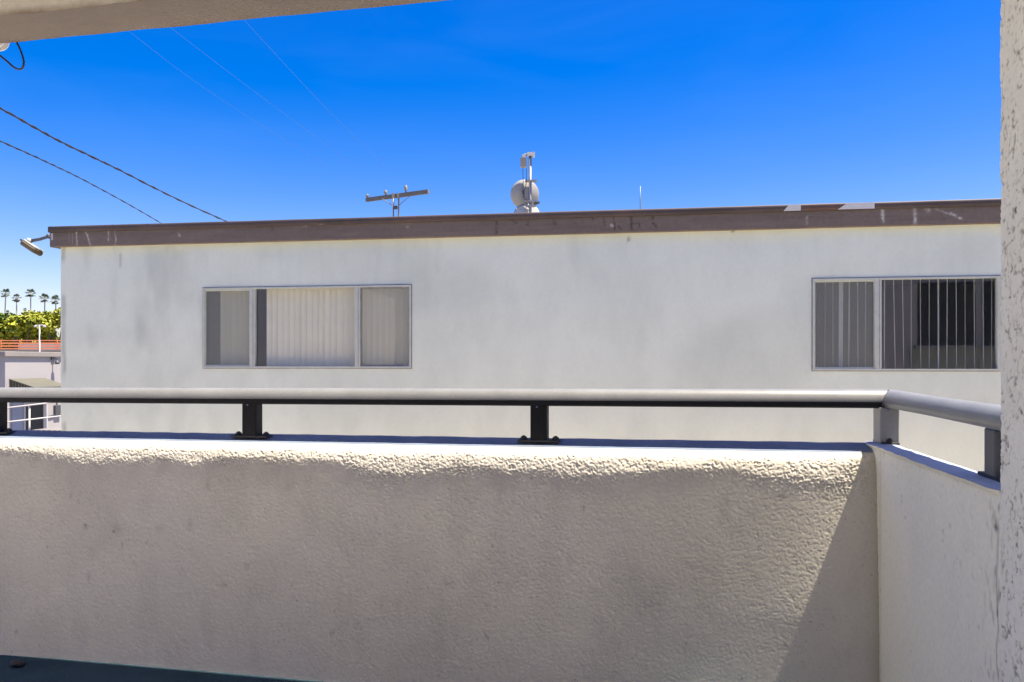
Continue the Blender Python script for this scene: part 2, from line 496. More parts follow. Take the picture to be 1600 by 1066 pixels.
# return wall: inner face, cap, outer face; runs from the column to the corner
ys = np.arange(1.785, 2.915, .005)
nr = 190
zt_r = .936 - .012 * (ys - 1.8)
tt = np.linspace(0, 1, nr)
Yr = np.repeat(ys[:, None], nr, 1); Zr = -.02 + (zt_r[:, None] + .02) * tt[None, :]
XrI = X0 + .0022 * fbm(Yr / .3, Zr / .4, 61, 2) + .0006 * vn(Yr / .012, Zr / .012, 62) + .0005 * vn(Yr / .022, Zr / .02, 63)
XrI = XrI - .012 * sstep(zt_r[:, None] - .014, zt_r[:, None] - .002, Zr) * (1 + .3 * fbm(Yr / .04, Zr / .04, 73, 2)) * sstep(1.76, 1.83, Yr)
tr_ = 1 - .05 * sstep(0, .6, fbm(Yr / .3, Zr / .5, 64, 3)) - .38 * sstep(.52, .72, fbm(Yr / .018, Zr / .022, 65, 2)) * sstep(.0, .5, fbm(Yr / .16, Zr / .14, 66, 2))
wn2 = RNG.normal(size=Yr.shape)
tr_ = tr_ - .45 * sstep(.75, 1.25, k3(wn2)) * sstep(-.1, .45, fbm(Yr / .12, Zr / .10, 74, 3)) * (.35 + .65 * np.exp(-(Yr - 1.79) / .35))
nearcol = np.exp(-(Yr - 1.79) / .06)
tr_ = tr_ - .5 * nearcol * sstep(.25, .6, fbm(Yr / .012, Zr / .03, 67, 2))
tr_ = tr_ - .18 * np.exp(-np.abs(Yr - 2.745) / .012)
pit = np.exp(-(((Yr - 1.815) / .012) ** 2 + ((Zr - .855) / .007) ** 2))
tr_ = np.clip(tr_ - .7 * pit, .12, 1.1)
crack = np.exp(-((Yr - (1.805 + .006 * vn(Zr / .05, Zr * 0, 68))) / .0035) ** 2) * sstep(.0, .4, vn(Zr / .12, Zr * 0 + 3, 69) + .35)
tr_ = np.clip(tr_ - .5 * crack, .1, 1.1)
capX = np.array([.652, .668, .70, .73, .745, .748, .748]); capZ = np.array([.001, .004, .004, .002, -.002, -.08, -1.1])
Cx = np.repeat(capX[None, :], len(ys), 0); Cy = np.repeat(ys[:, None], 7, 1)
Cz = zt_r[:, None] + capZ[None, :] + .0025 * fbm(Cy / .05, Cx / .04, 71, 3)
V = np.stack([XrI, Yr, Zr], -1)
E0 = V[:1].copy(); E0[..., 0] = .70
tw = tr_[..., None] * np.ones(3)
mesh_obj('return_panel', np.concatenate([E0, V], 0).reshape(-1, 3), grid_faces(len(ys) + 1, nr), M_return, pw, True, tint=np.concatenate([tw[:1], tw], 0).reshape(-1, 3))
C = np.stack([Cx, Cy, Cz], -1); C[:, 0] = V[:, -1] + np.array([0, 0, .0006])
C[:, 0, 0] = XrI[:, -1]; C0 = C[:1, :5].copy(); C0[..., 2] -= .004
mesh_obj('return_cap', np.concatenate([C0, C[:, :5]], 0).reshape(-1, 3), grid_faces(len(ys) + 1, 5), M_cap_skylit, pw, True)
mesh_obj('return_outer_face', C[:, 4:].reshape(-1, 3), grid_faces(len(ys), 3), M_ownwall, pw)

# ------------------------------------------------------------------ railing
YR, XR = 2.866, .73
rl = empty('railing', (-1.2, YR, .92), 'grey tubular metal handrail on short square posts bolted along the parapet top', 'railing')
prof = []
for k in range(13):                                  # half-round top
    g = math.pi * k / 12
    prof.append((.034 * math.cos(g), -.009 + .041 * math.sin(g)))
prof += [(-.032, -.020), (-.026, -.028), (.026, -.028), (.032, -.020)]


def rail_z(X):
    return 1.070 + .0045 * (X + 1)


mb = MB(); vs = []; n = len(prof)
stations = [('x', -3.5), ('x', -2.5), ('x', -1.5), ('x', -.5), ('m', XR), ('y', 2.4), ('y', 1.78)]
for kind, val in stations:
    for (o_, h_) in prof:
        if kind == 'x': vs.append((val, YR - o_, rail_z(val) + h_))
        elif kind == 'm': vs.append((XR - o_, YR - o_, rail_z(XR) + h_))
        else: vs.append((XR - o_, val, rail_z(XR) - .002 * (YR - val) + h_ * .88))
fs = []
for i in range(len(stations) - 1):
    for k in range(n):
        l = (k + 1) % n
        fs.append((i * n + k, (i + 1) * n + k, (i + 1) * n + l, i * n + l))
fs.append(tuple(range(n))); fs.append(tuple(reversed([(len(stations) - 1) * n + k for k in range(n)])))
mb.add(vs, fs)
hr = mb.build('handrail', M_rail, rl, True)
hr.data.set_sharp_from_angle(angle=R(35))
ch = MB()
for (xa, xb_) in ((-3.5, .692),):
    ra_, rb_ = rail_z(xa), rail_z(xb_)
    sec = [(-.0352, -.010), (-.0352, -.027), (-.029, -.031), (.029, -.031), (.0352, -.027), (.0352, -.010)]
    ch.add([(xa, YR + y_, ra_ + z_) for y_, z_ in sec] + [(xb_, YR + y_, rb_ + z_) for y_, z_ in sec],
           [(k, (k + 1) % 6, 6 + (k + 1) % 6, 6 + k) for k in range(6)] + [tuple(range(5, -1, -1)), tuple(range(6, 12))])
ch.build('rail_shade_strip', M_post_shade, hr)  # added dark strip standing for shade on the front rail's lower side
MB().tube([(.70, YR - .034, 1.075), (.716, YR - .02, 1.109)], .0015, 6).build('weld_seam', M_bolt, hr)
post_spots = [(-2.850, YR, 'f'), (-1.645, YR, 'f'), (-.480, YR, 'f'), (.712, YR - .005, 'c'), (.735, 1.965, 'r')]
for (px_, py_, kd) in post_spots:
    h0 = .905 + .0045 * (px_ + 1) if kd == 'f' else (.926 if kd == 'c' else .936)
    wx, wy = (.031, .026) if kd == 'f' else ((.030, .046) if kd == 'c' else (.028, .030))
    h1 = rail_z(px_) - .028
    p = MB().box((px_ - wx, py_ - wy, h0), (px_ + wx, py_ + wy, h1), .003).build('post', M_post_shade if kd == 'f' else (M_rail if kd == 'c' else M_endpost), rl)
    ln = .078 if kd == 'f' else .066
    ax = 0 if kd == 'f' else 1
    a = [px_, py_]; e = [.030, .030]; e[ax] = ln
    if kd == 'c': e = [.028, .060]
    bp_ = MB().box((a[0] - e[0], a[1] - e[1], h0 + .001), (a[0] + e[0], a[1] + e[1], h0 + .009), .002).build('base_plate', M_bolt, p)
    for s in (-1, 1):
        c = [px_, py_]; c[ax] += s * (e[ax] - .018)
        b = MB()
        b.lathe([(.0155, .0), (.0155, .003), (.0125, .0032), (.0115, .009), (.0065, .0105), (.006, .0135), (.001, .014)],
                Matrix.Translation((c[0], c[1], h0 + .009)), 8)
        b.build('bolt', M_bolt, p)
    MB().lathe([(.004, 0), (.004, .002), (.001, .003)], Matrix.Translation((px_ - .006, py_ - wy, h1 - .006)) @ Matrix.Rotation(R(90), 4, 'X'), 8).build('rivet', M_wire, p)

# ------------------------------------------------------------------ own building: column, beam, ceiling, walls
cw = empty('stucco_column', (.85, 1.2, 0), 'rough pitted grey stucco column at the right edge of the balcony', 'column')
yc = np.arange(1.30, 1.7905, .0028); zc = np.arange(-.05, 2.62, .0034)
Yc = np.repeat(yc[:, None], len(zc), 1); Zc = np.repeat(zc[None, :], len(yc), 0)
b1 = fbm(Yc / .012, Zc / .014, 81, 3); b2 = fbm(Yc / .07, Zc / .09, 82, 2)
worm = 1 - np.abs(fbm(Yc / .020 + .5 * b2, Zc / .026, 83, 2)) * 6
pits = sstep(.30, .85, worm) * sstep(-.12, .25, fbm(Yc / .030, Zc / .042, 84, 2))
pits = np.maximum(pits, sstep(.42, .58, b1) * .95)
wn3 = k3(RNG.normal(size=Yc.shape))
spk = sstep(.5, 1.0, wn3) * sstep(-.45, .25, fbm(Yc / .045, Zc / .06, 87, 3))
disp = .0018 * b2 + .0012 * b1 + .0007 * wn3 - .0035 * pits
edge_r = .012
ee = np.clip((Yc - (1.79 - edge_r)) / edge_r, 0, 1)
Xc = .662 - disp + edge_r * (1 - np.sqrt(np.clip(1 - ee ** 2, 0, 1)))
Yc2 = Yc + ee * (disp * 1.3 + .004 * fbm(Yc * 0 + 1, Zc / .03, 85, 3))
tcol = 1 - .60 * pits - .34 * spk - .05 * sstep(0, .6, fbm(Yc / .05, Zc / .3, 86, 2))
tcol = tcol[..., None] * np.array([1, .99, .985])
V = np.stack([Xc, Yc2, Zc], -1)
# far end face of the column as two more rows
E1 = V[-1:].copy(); E1[..., 0] += .03
E2 = V[-1:].copy(); E2[..., 0] = 1.12; E2[..., 1] = 1.79
V = np.concatenate([V, E1, E2], 0); tcol = np.concatenate([tcol, tcol[-1:], tcol[-1:]], 0)
mesh_obj('column_face', V.reshape(-1, 3), grid_faces(V.shape[0], len(zc))[:, ::-1], M_column, cw, True, tint=tcol.reshape(-1, 3))
MB().box((.668, -1.6, -.05), (1.12, 1.302, 2.62)).build('column_side', M_ownwall, cw)

bm_ = empty('overhead_beam', (-1.4, 2.38, 2.4), 'grey plaster beam with a cream inner face crossing the top left corner', 'beam')
xb = np.arange(-3.6, 1.2, .02); yb = np.linspace(2.27, 2.47, 18)
Xb = np.repeat(xb[:, None], 18, 1); Yb = np.repeat(yb[None, :], len(xb), 0)
ZB = 2.385
Zb = ZB + .0025 * fbm(Xb / .12, Yb / .06, 91, 3)
Yb2 = Yb + .003 * fbm(Xb / .10, Yb * 0, 92, 3)
tb = 1 - .08 * sstep(0, .6, fbm(Xb / .3, Yb / .1, 93, 3))
rust = np.exp(-(2.47 - Yb) / .012) * sstep(-.1, .5, fbm(Xb / .12, Yb * 0, 94, 2))
tb = tb[..., None] * (1 - rust[..., None] * np.array([.05, .25, .45]))
V = np.stack([Xb, Yb2, Zb], -1)
O1 = V[:, -1:].copy(); O1[..., 2] += .35
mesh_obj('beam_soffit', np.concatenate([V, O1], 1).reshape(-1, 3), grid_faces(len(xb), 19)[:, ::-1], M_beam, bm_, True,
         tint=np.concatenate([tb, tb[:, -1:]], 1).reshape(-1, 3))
ib = np.linspace(0, .234, 12)
Xi = np.repeat(xb[:, None], 12, 1); Zi = ZB + .0 + np.repeat(ib[None, :], len(xb), 0)
Yi = 2.27 - .004 + .003 * fbm(Xi / .1, Zi / .05, 95, 3)
Zi = Zi + (Zi == Zi[0, 0]) * (-.004 + .004 * fbm(Xi / .05, Zi, 96, 2))
drt = np.exp(-(Zi - ZB) / .012) * (.35 + .25 * fbm(Xi / .06, Zi / .05, 97, 2))
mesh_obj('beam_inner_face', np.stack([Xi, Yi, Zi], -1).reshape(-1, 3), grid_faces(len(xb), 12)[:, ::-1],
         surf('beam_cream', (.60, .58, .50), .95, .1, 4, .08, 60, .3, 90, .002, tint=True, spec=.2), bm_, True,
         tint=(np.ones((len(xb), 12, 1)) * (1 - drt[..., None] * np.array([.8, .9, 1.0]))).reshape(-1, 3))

ob = empty('own_apartment_building', (3, -2, GROUND), 'own pale stucco apartment building that the balcony belongs to', 'building')
MB().box((-3.6, .9, 2.62), (1.12, 2.262, 2.9)).build('balcony_ceiling', M_ceiling, ob)
MB().box((-3.6, .9, 2.92), (1.12, 2.70, 3.04)).build('roof_eave', M_ownwall, ob)
MB().box((-6.2, -2.0, -.05), (.66, -1.6, 2.9)).build('back_wall', M_ownwall, ob)
MB().box((1.13, -8, GROUND), (14, 1.78, 3.1)).build('right_wing', M_ownwall, ob)
for (xa, xb_) in ((5.74, 6.86), (7.0, 8.2)):
    nw = MB().box((xa, 1.782, 1.56), (xb_, 1.80, 2.86)).build('neighbour_window', M_ndark, ob)
MB().box((5.66, 1.782, 1.48), (8.3, 1.90, 1.555)).build('neighbour_sill', M_white, ob)
MB().box((5.58, 1.782, 1.05), (8.3, 1.84, 1.475)).build('neighbour_apron', M_frame, ob)
MB().box((-3.6, -8, GROUND), (1.12, 2.6, -.24)).build('lower_storey', M_ownwall, ob)
MB().box((-12, -8, GROUND), (-6.21, 1.78, 2.9)).build('unseen_left_wing', M_ownbounce, ob)

# small things near the beam: cable loop and pipe end, lump on the floor
lp = [(28, 50), (25, 62), (30, 74), (34, 84), (37, 95), (36.5, 103), (33, 108), (27, 108), (20, 104), (11, 96), (0, 87), (-12, 76), (-22, 62), (-28, 50)]
pts = [on_y(p, q, 2.50 + .01 * math.sin(i)) for i, (p, q) in enumerate(lp)]


def smooth_path(p, k=6):
    out = []
    p = [Vector(q) for q in p]
    for i in range(len(p) - 1):
        p0, p1, p2, p3 = p[max(i - 1, 0)], p[i], p[i + 1], p[min(i + 2, len(p) - 1)]
        for j in range(k):
            s = j / k
            out.append(.5 * ((2 * p1) + (p2 - p0) * s + (2 * p0 - 5 * p1 + 4 * p2 - p3) * s * s + (3 * p1 - p0 - 3 * p2 + p3) * s ** 3))
    out.append(p[-1])
    return out


tag(MB().tube(smooth_path(pts), .0036, 8).build('loose_cable', M_black, None, True),
    'loop of thin black cable hanging below the beam at top left', 'cable')
pc = on_y(-3, 64, 2.50)
pb = empty('wire_knob', pc, 'small round white wire knob under the left end of the beam', 'wire knob')
MB().lathe([(.010, -.02), (.030, -.02), (.034, -.015), (.034, -.009), (.022, -.004), (.022, .004), (.034, .009), (.034, .015), (.030, .02), (.010, .02)],
           Matrix.Translation(pc) @ Matrix.Rotation(R(80), 4, 'X') @ Matrix.Rotation(R(15), 4, 'Y'), 24).build('knob_body', M_plastic, pb, True)
MB().tube([pc + Vector((0, -.035, 0)), pc + Vector((0, .03, .0)), pc + Vector((0, .03, .06))], .006, 8).build('hook', M_bolt, pb)
fl = at(28, 1056, 3.1); fl.z = 0.012
lm = MB().lathe([(.006, -.012), (.035, -.010), (.042, .0), (.036, .007), (.020, .010), (.004, .011)],
                Matrix.Translation((fl.x, fl.y, fl.z)) @ Matrix.Diagonal((.8, .5, .8, 1)), 14)
lm.v = [(x + .006 * math.sin(60 * y + 9 * x), y + .006 * math.sin(70 * x), z + .003 * math.sin(90 * x + 30 * y)) for x, y, z in lm.v]
tag(lm.build('floor_debris', M_black, None, True), 'small black lump of debris on the dark floor at the wall foot', 'debris')

# ------------------------------------------------------------------ the apartment block across the drive
FA = R(8.8); TF = math.tan(FA); D0 = 9.5
BR = YAW - FA
bl_loc = (-SA * D0, CA * D0, 0.0)


def fs(px):
    u = (px - 800.0) / FPX
    d = D0 / (1 + u * TF)
    return u * d / math.cos(FA)


def fz(px, py):
    u = (px - 800.0) / FPX
    d = D0 / (1 + u * TF)
    return EYE - (py - HZ) / FPX * d


S_L, S_R, B_D = fs(95), 9.0, 9.0
Z_WT, Z_FB, Z_FM, Z_FT = 2.80, 2.735, 2.928, 3.002
blk = empty('apartment_building', (bl_loc[0], bl_loc[1], GROUND), 'white two-storey stucco building with a brown roof fascia across the drive', 'building', rz=BR)
LZ = -GROUND                                         # local z = world z + LZ


def loc(x, y, z):
    return (x, y, z + LZ)


WL = (fs(318), fs(642.5), fz(318, 575), fz(318, 450.5))
WR_ = (fs(1269.5), fs(1690), fz(1270, 579), fz(1270, 436))
holes = [(WL[0] + .012, WL[1] - .012, WL[2] + .012, WL[3] - .012), (WR_[0] + .012, WR_[1] - .012, WR_[2] + .012, WR_[3] - .012)]


def axis_pts(a, b, step, extra):
    p = list(np.arange(a, b, step)) + [b]
    p = [q for q in p if all(abs(q - e) > step * .35 for e in extra)] + list(extra)
    return np.array(sorted(p))


gx = axis_pts(S_L, S_R, .03, [holes[0][0], holes[0][1], holes[1][0], holes[1][1]])
gz_ = axis_pts(-1.2, Z_WT, .025, [holes[0][2], holes[0][3], holes[1][2], holes[1][3]])
Gx = np.repeat(gx[:, None], len(gz_), 1); Gz = np.repeat(gz_[None, :], len(gx), 0)
Gy = .004 * fbm(Gx / .9, Gz / .9, 101, 3)
mx_ = .5 * (gx[1:] + gx[:-1])[:, None]; mz_ = .5 * (gz_[1:] + gz_[:-1])[None, :]
keep = np.ones((len(gx) - 1, len(gz_) - 1), bool)
for (a, b, c, d) in holes:
    keep &= ~((mx_ > a) & (mx_ < b) & (mz_ > c) & (mz_ < d))
    inside = (Gx > a - .06) & (Gx < b + .06) & (Gz > c - .06) & (Gz < d + .06)
    Gy[inside] = 0
leftw = 1 - sstep(S_L + 1.0, S_L + 3.2, Gx) * .65
bl1 = sstep(-.05, .55, fbm(Gx / .8, Gz / 1.2, 111, 4))
bl2 = sstep(.0, .55, fbm(Gx / .22, Gz / .6, 112, 4))
bl3 = sstep(.05, .6, fbm(Gx / 2.2, Gz / 1.0, 113, 3))
dark = (.17 * bl1 + .09 * bl2) * leftw + .09 * bl3 + .018 * sstep(-.1, .5, fbm(Gx / .06, Gz / .10, 119, 3)) + .03 * sstep(.15, .6, fbm(Gx / .12, Gz / 1.1, 120, 3)) * sstep(.5, 2.6, Gz)
low = 1 - sstep(.3, 1.1, Gz)
dark = dark + .04 * low * sstep(-.2, .4, fbm(Gx / .35, Gz / .5, 114, 3))
T = np.ones(Gx.shape + (3,)) - dark[..., None] * np.array([1.0, .97, .96])
cream = sstep(Z_FB - .17, Z_FB - .05, Gz + .04 * fbm(Gx / .5, Gz / .3, 115, 2))
T *= 1 + cream[..., None] * np.array([.07, .035, -.075])
wz = (1 - sstep(.2, 1.2, Gz)) * sstep(S_L + 2, S_L + 5, Gx)
T *= 1 + wz[..., None] * np.array([.02, .0, -.025])
cd = np.exp(-((Gx - (S_L + .045 + .01 * vn(Gz / .2, Gz * 0, 117))) / .022) ** 2) * sstep(-.25, .25, vn(Gz / .25, Gz * 0, 116) + .15)
T *= 1 - .45 * cd[..., None]
for (px_, y0_, y1_, a_) in [(189, 397, 417, .35), (983, 371, 377, .6), (1145, 357, 362, .6)]:
    s_ = fs(px_)
    T *= 1 - a_ * (np.exp(-((Gx - s_) / .014) ** 2) * sstep(fz(px_, y1_) - .02, fz(px_, y1_), Gz) * (1 - sstep(fz(px_, y0_), fz(px_, y0_) + .02, Gz)))[..., None]
for (a, b, c, d) in holes:                            # grime line under the sills
    g = np.exp(-np.clip(c - Gz, 0, None) / .03) * (Gz < c + .02) * (Gx > a - .1) * (Gx < b + .05) * sstep(-.1, .5, fbm(Gx / .12, Gz / .1, 118, 3))
    T *= 1 - .16 * g[..., None]
V = np.stack([Gx, Gy, Gz + LZ], -1)
mesh_obj('front_wall', V.reshape(-1, 3), grid_faces(len(gx), len(gz_), keep)[:, :], M_facade, blk, True, True, tint=T.reshape(-1, 3))
ow = MB()
ow.add([loc(S_L, 0, GROUND), loc(S_R, 0, GROUND), loc(S_R, 0, -1.2), loc(S_L, 0, -1.2)], [(0, 1, 2, 3)])
ow.add([loc(S_L, 0, GROUND), loc(S_L, B_D, GROUND), loc(S_L, B_D, Z_WT), loc(S_L, 0, Z_WT)], [(0, 1, 2, 3)][::-1])
ow.add([loc(S_R, 0, GROUND), loc(S_R, B_D, GROUND), loc(S_R, B_D, Z_WT), loc(S_R, 0, Z_WT)], [(0, 1, 2, 3)])
ow.add([loc(S_L, B_D, GROUND), loc(S_R, B_D, GROUND), loc(S_R, B_D, Z_WT), loc(S_L, B_D, Z_WT)], [(0, 1, 2, 3)])
mesh_obj('outer_wall', ow.v, ow.f, M_facade, blk, False, True, tint=np.ones((len(ow.v), 3)))
MB().box(loc(S_L - .02, -.04, Z_WT), loc(S_R + .02, B_D + .04, Z_FM + .03)).build('roof', M_roof, blk, False, True)

# fascia board: gridded so the drips and stains sit in its paint
SF = S_L - .115
fx = np.arange(SF, S_R + .1, .009); fzz = np.linspace(Z_FB, Z_FM, 24)
Fx = np.repeat(fx[:, None], 24, 1); Fz = np.repeat(fzz[None, :], len(fx), 0)
FT = np.ones(Fx.shape + (3,))
FT *= (1 - .10 * sstep(0, .6, fbm(Fx / .5, Fz / .03, 121, 3)))[..., None]
FT *= (1 + .10 * sstep(.1, .7, fbm(Fx / .25, Fz / .08, 122, 3)))[..., None]
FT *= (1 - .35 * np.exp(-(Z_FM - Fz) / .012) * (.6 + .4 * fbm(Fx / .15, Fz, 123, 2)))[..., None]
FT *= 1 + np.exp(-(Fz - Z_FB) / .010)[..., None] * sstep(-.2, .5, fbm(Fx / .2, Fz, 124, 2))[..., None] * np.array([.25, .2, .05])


def streak(pxa, pya, pxb, pyb, wdt, amt, colr):
    """a paint drip or a dark crack drawn into the fascia paint between two photo points"""
    global FT
    sa, za, sb, zb = fs(pxa), fz(pxa, pya), fs(pxb), fz(pxb, pyb)
    dx, dz = sb - sa, zb - za
    L2 = dx * dx + dz * dz + 1e-9
    tq = np.clip(((Fx - sa) * dx + (Fz - za) * dz) / L2, 0, 1)
    dist = np.hypot(Fx - sa - tq * dx + .004 * vn(Fz / .03, Fx / .03, int(pxa)), Fz - za - tq * dz)
    m_ = amt * np.exp(-(dist / wdt) ** 2) * (.55 + .45 * vn(Fz / .02, Fx / .02, int(pxa) + 5))
    m_ = np.clip(m_, 0, 1)[..., None]
    FT = FT * (1 - m_) + m_ * np.array(colr)


LT = (4.0, 4.8, 5.2); DKc = (.22, .2, .2)
for q in [(124, 363, 125, 384, .010, .9, LT), (141, 368, 146, 384, .010, .9, LT), (113, 366, 113, 380, .006, .35, LT), (118, 366, 118, 382, .006, .35, LT),
          (174, 363, 174, 377, .010, .7, LT), (184, 362, 185, 372, .009, .7, LT), (186, 374, 184, 384, .009, .7, LT), (138, 362, 139, 366, .01, .5, LT),
          (283, 366, 285, 370, .014, .5, LT), (478, 352, 481, 354, .016, .5, LT), (638, 356, 640, 357, .014, .5, LT),
          (1259, 340, 1259, 352, .012, .45, LT), (1376, 326, 1377, 348, .014, .9, LT), (1378, 332, 1378, 346, .01, .6, LT),
          (1426, 325, 1427, 350, .016, .9, LT), (1446, 328, 1448, 331, .022, .7, LT), (1458, 328, 1482, 337, .008, .6, LT), (1482, 335, 1498, 343, .014, .9, LT),
          (955, 353, 958, 356, .014, .8, LT),
          (777, 348, 777, 366, .018, .95, DKc), (800, 344, 808, 350, .012, .7, DKc), (826, 345, 827, 355, .012, .7, DKc), (815, 355, 826, 352, .008, .6, DKc),
          (865, 340, 868, 354, .013, .9, DKc), (870, 344, 870, 352, .010, .7, DKc), (855, 352, 866, 351, .008, .6, DKc),
          (890, 344, 902, 352, .014, .45, DKc), (908, 342, 912, 348, .012, .5, DKc), (925, 341, 926, 343, .02, .8, DKc), (943, 338, 945, 353, .012, .9, DKc),
          (959, 338, 961, 360, .012, .95, DKc), (966, 355, 970, 359, .012, .8, DKc), (986, 336, 987, 360, .014, .95, DKc), (980, 352, 1004, 350, .009, .7, DKc),
          (998, 350, 999, 356, .012, .8, DKc), (1017, 336, 1020, 342, .022, .95, DKc), (1020, 350, 1025, 355, .015, .8, DKc), (409, 352, 409, 358, .008, .6, DKc),
          (428, 354, 429, 362, .014, .6, DKc), (1470, 343, 1471, 344, .016, .5, DKc), (1085, 344, 1086, 348, .03, .3, DKc)]:
    streak(*q)
yF = -.058
Vf = np.stack([Fx, np.full_like(Fx, yF), Fz + LZ], -1)
bk = Vf.copy()[:, :1]; bk[..., 1] = 0.002
tp = Vf.copy()[:, -1:]; tp[..., 1] = 0.0
Vf = np.concatenate([bk, Vf, tp], 1); FT2 = np.concatenate([FT[:, :1], FT, FT[:, -1:]], 1)
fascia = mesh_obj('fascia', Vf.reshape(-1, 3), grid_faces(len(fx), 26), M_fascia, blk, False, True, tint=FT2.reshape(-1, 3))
sf = MB().box(loc(SF, -.056, Z_FB), loc(SF + .04, B_D, Z_FM))
mesh_obj('side_fascia', sf.v, sf.f, M_fascia, blk, False, True, tint=np.ones((len(sf.v), 3)))
# flashing over it, with the small sags of a hand-bent sheet
qx = np.arange(SF - .012, S_R + .12, .03)
sag = .004 * fbm(qx / .9, qx * 0, 131, 3)
prof_f = [(-.046, Z_FM - .004), (-.080, Z_FM - .002), (-.080, Z_FT - .012), (-.074, Z_FT), (.10, Z_FT + .004)]
Vq = np.stack([np.stack([qx, np.full_like(qx, y_), np.full_like(qx, z_) + sag + LZ], -1) for (y_, z_) in prof_f], 1)
Vq[:, 0, 2] -= .0; tq_ = np.ones((len(qx), 5, 3))
tq_ *= (1 - .3 * sstep(-.1, .5, fbm(qx / .6, qx * 0 + 2, 132, 3)))[:, None, None]
rusty = sstep(.1, .6, fbm(qx / .5, qx * 0 + 5, 133, 3))[:, None, None]
tq_ = tq_ * (1 + rusty * np.array([.7, .3, .1]))
flash = mesh_obj('flashing', Vq.reshape(-1, 3), grid_faces(len(qx), 5), M_flash, blk, False, True, tint=tq_.reshape(-1, 3))
MB().box(loc(SF - .012, -.079, Z_FM - .002), loc(SF + .05, B_D, Z_FT - .002)).build('side_flashing', M_flash, blk, False, True)
for (pl, pr, sl_) in [(1222, 1249, .06), (1306, 1363, .10)]:
    a, b = fs(pl), fs(pr)
    z0, z1 = Z_FM + .002, Z_FT - .004
    o_ = MB().add([loc(a, -.083, z0), loc(b, -.083, z0), loc(b, -.083, z1), loc(a + sl_, -.083, z1),
                   loc(a, -.080, z0), loc(b, -.080, z0), loc(b, -.080, z1), loc(a + sl_, -.080, z1)],
                  [(0, 1, 2, 3), (4, 7, 6, 5), (0, 4, 5, 1), (1, 5, 6, 2), (2, 6, 7, 3), (3, 7, 4, 0)]).build('patch', M_patch, flash, False, True)
    o_['label'] = 'bare grey metal patch on the flashing'

# windows -----------------------------------------------------------
def window(W, lights, label, blind_fn):
    a, b, c, d = W
    t_ = .020
    fm = MB()
    fm.box(loc(a, -.016, c), loc(b, .05, c + t_)); fm.box(loc(a, -.016, d - t_), loc(b, .05, d))
    fm.box(loc(a, -.015, c + t_), loc(a + t_, .05, d - t_)); fm.box(loc(b - t_, -.015, c + t_), loc(b, .05, d - t_))
    # thin sealed lip round it
    win = fm.build('window', M_frame, blk, False, True)
    win['label'] = label
    lip = MB()
    lip.box(loc(a - .010, -.006, c - .010), loc(b + .010, .0, c)); lip.box(loc(a - .010, -.006, d), loc(b + .010, .0, d + .010))
    lip.box(loc(a - .010, -.005, c), loc(a, .0, d)); lip.box(loc(b, -.005, c), loc(b + .010, .0, d))
    lip.build('seal', M_trim, win, False, True)
    for (l, r, kind) in lights:
        z0, z1 = c + t_, d - t_
        if kind == 'mullion':
            MB().box(loc(l, -.013, z0), loc(r, .045, z1)).build('mullion', M_frame, win, False, True)
            MB().box(loc(l + (r - l) * .62, -.016, z0), loc(l + (r - l) * .70, -.013, z1)).build('mullion_joint', M_trim, win, False, True)
            continue
        yg = .030
        if kind in ('screen', 'dark_screen'):
            e = .020
            sf_ = MB()
            sf_.box(loc(l, .000, z0), loc(r, .016, z0 + e)); sf_.box(loc(l, .000, z1 - e), loc(r, .016, z1))
            sf_.box(loc(l, .001, z0 + e), loc(l + e * .6, .016, z1 - e)); sf_.box(loc(r - e * .6, .001, z0 + e), loc(r, .016, z1 - e))
            sf_.build('screen_frame', M_frame if kind == 'dark_screen' else M_trim, win, False, True)
            MB().add([loc(l, .008, z0), loc(r, .008, z0), loc(r, .008, z1), loc(l, .008, z1)], [(0, 1, 2, 3)]).build('insect_screen', M_screen, win, False, True)
        MB().add([loc(l, yg, z0), loc(r, yg, z0), loc(r, yg, z1), loc(l, yg, z1)], [(0, 1, 2, 3)]).build('glass_pane', M_glass, win, False, True)
    blind_fn(win, c + t_, d - t_)
    return win


def vane(bmesh_, x, wdt, ang, z0, z1, y, curve=.006, sway=0.0):
    ca, sa_ = math.cos(ang), math.sin(ang)
    vs_ = []
    for k in range(5):
        q = (k / 4 - .5)
        lx = q * wdt; ly = curve * (1 - (2 * q) ** 2)
        X_, Y_ = lx * ca - ly * sa_, lx * sa_ + ly * ca
        vs_ += [loc(x + X_ + sway, y + Y_, z0), loc(x + X_, y + Y_, z1)]
    bmesh_.add(vs_, [(2 * k, 2 * k + 2, 2 * k + 3, 2 * k + 1) for k in range(4)])


def blinds_left(win, z0, z1):
    rr = random.Random(3)
    x = fs(411)
    while x < fs(640):
        v_ = MB(); vane(v_, x + .04, .092, R(16 + rr.uniform(-5, 5)), z0 - .03, z1 + .04, .12 + rr.uniform(-.004, .004))
        v_.build('blind_vane', M_blindA, win, True, True); x += .079
    x = fs(338)
    while x < fs(391):
        v_ = MB(); vane(v_, x + .04, .092, R(16 + rr.uniform(-5, 5)), z0 - .03, z1 + .04, .12 + rr.uniform(-.004, .004))
        v_.build('blind_vane', M_blindA, win, True, True); x += .079
    MB().box(loc(fs(320), .10, z1 + .04), loc(fs(641), .15, z1 + .09)).build('blind_headrail', M_blindB, win, False, True)


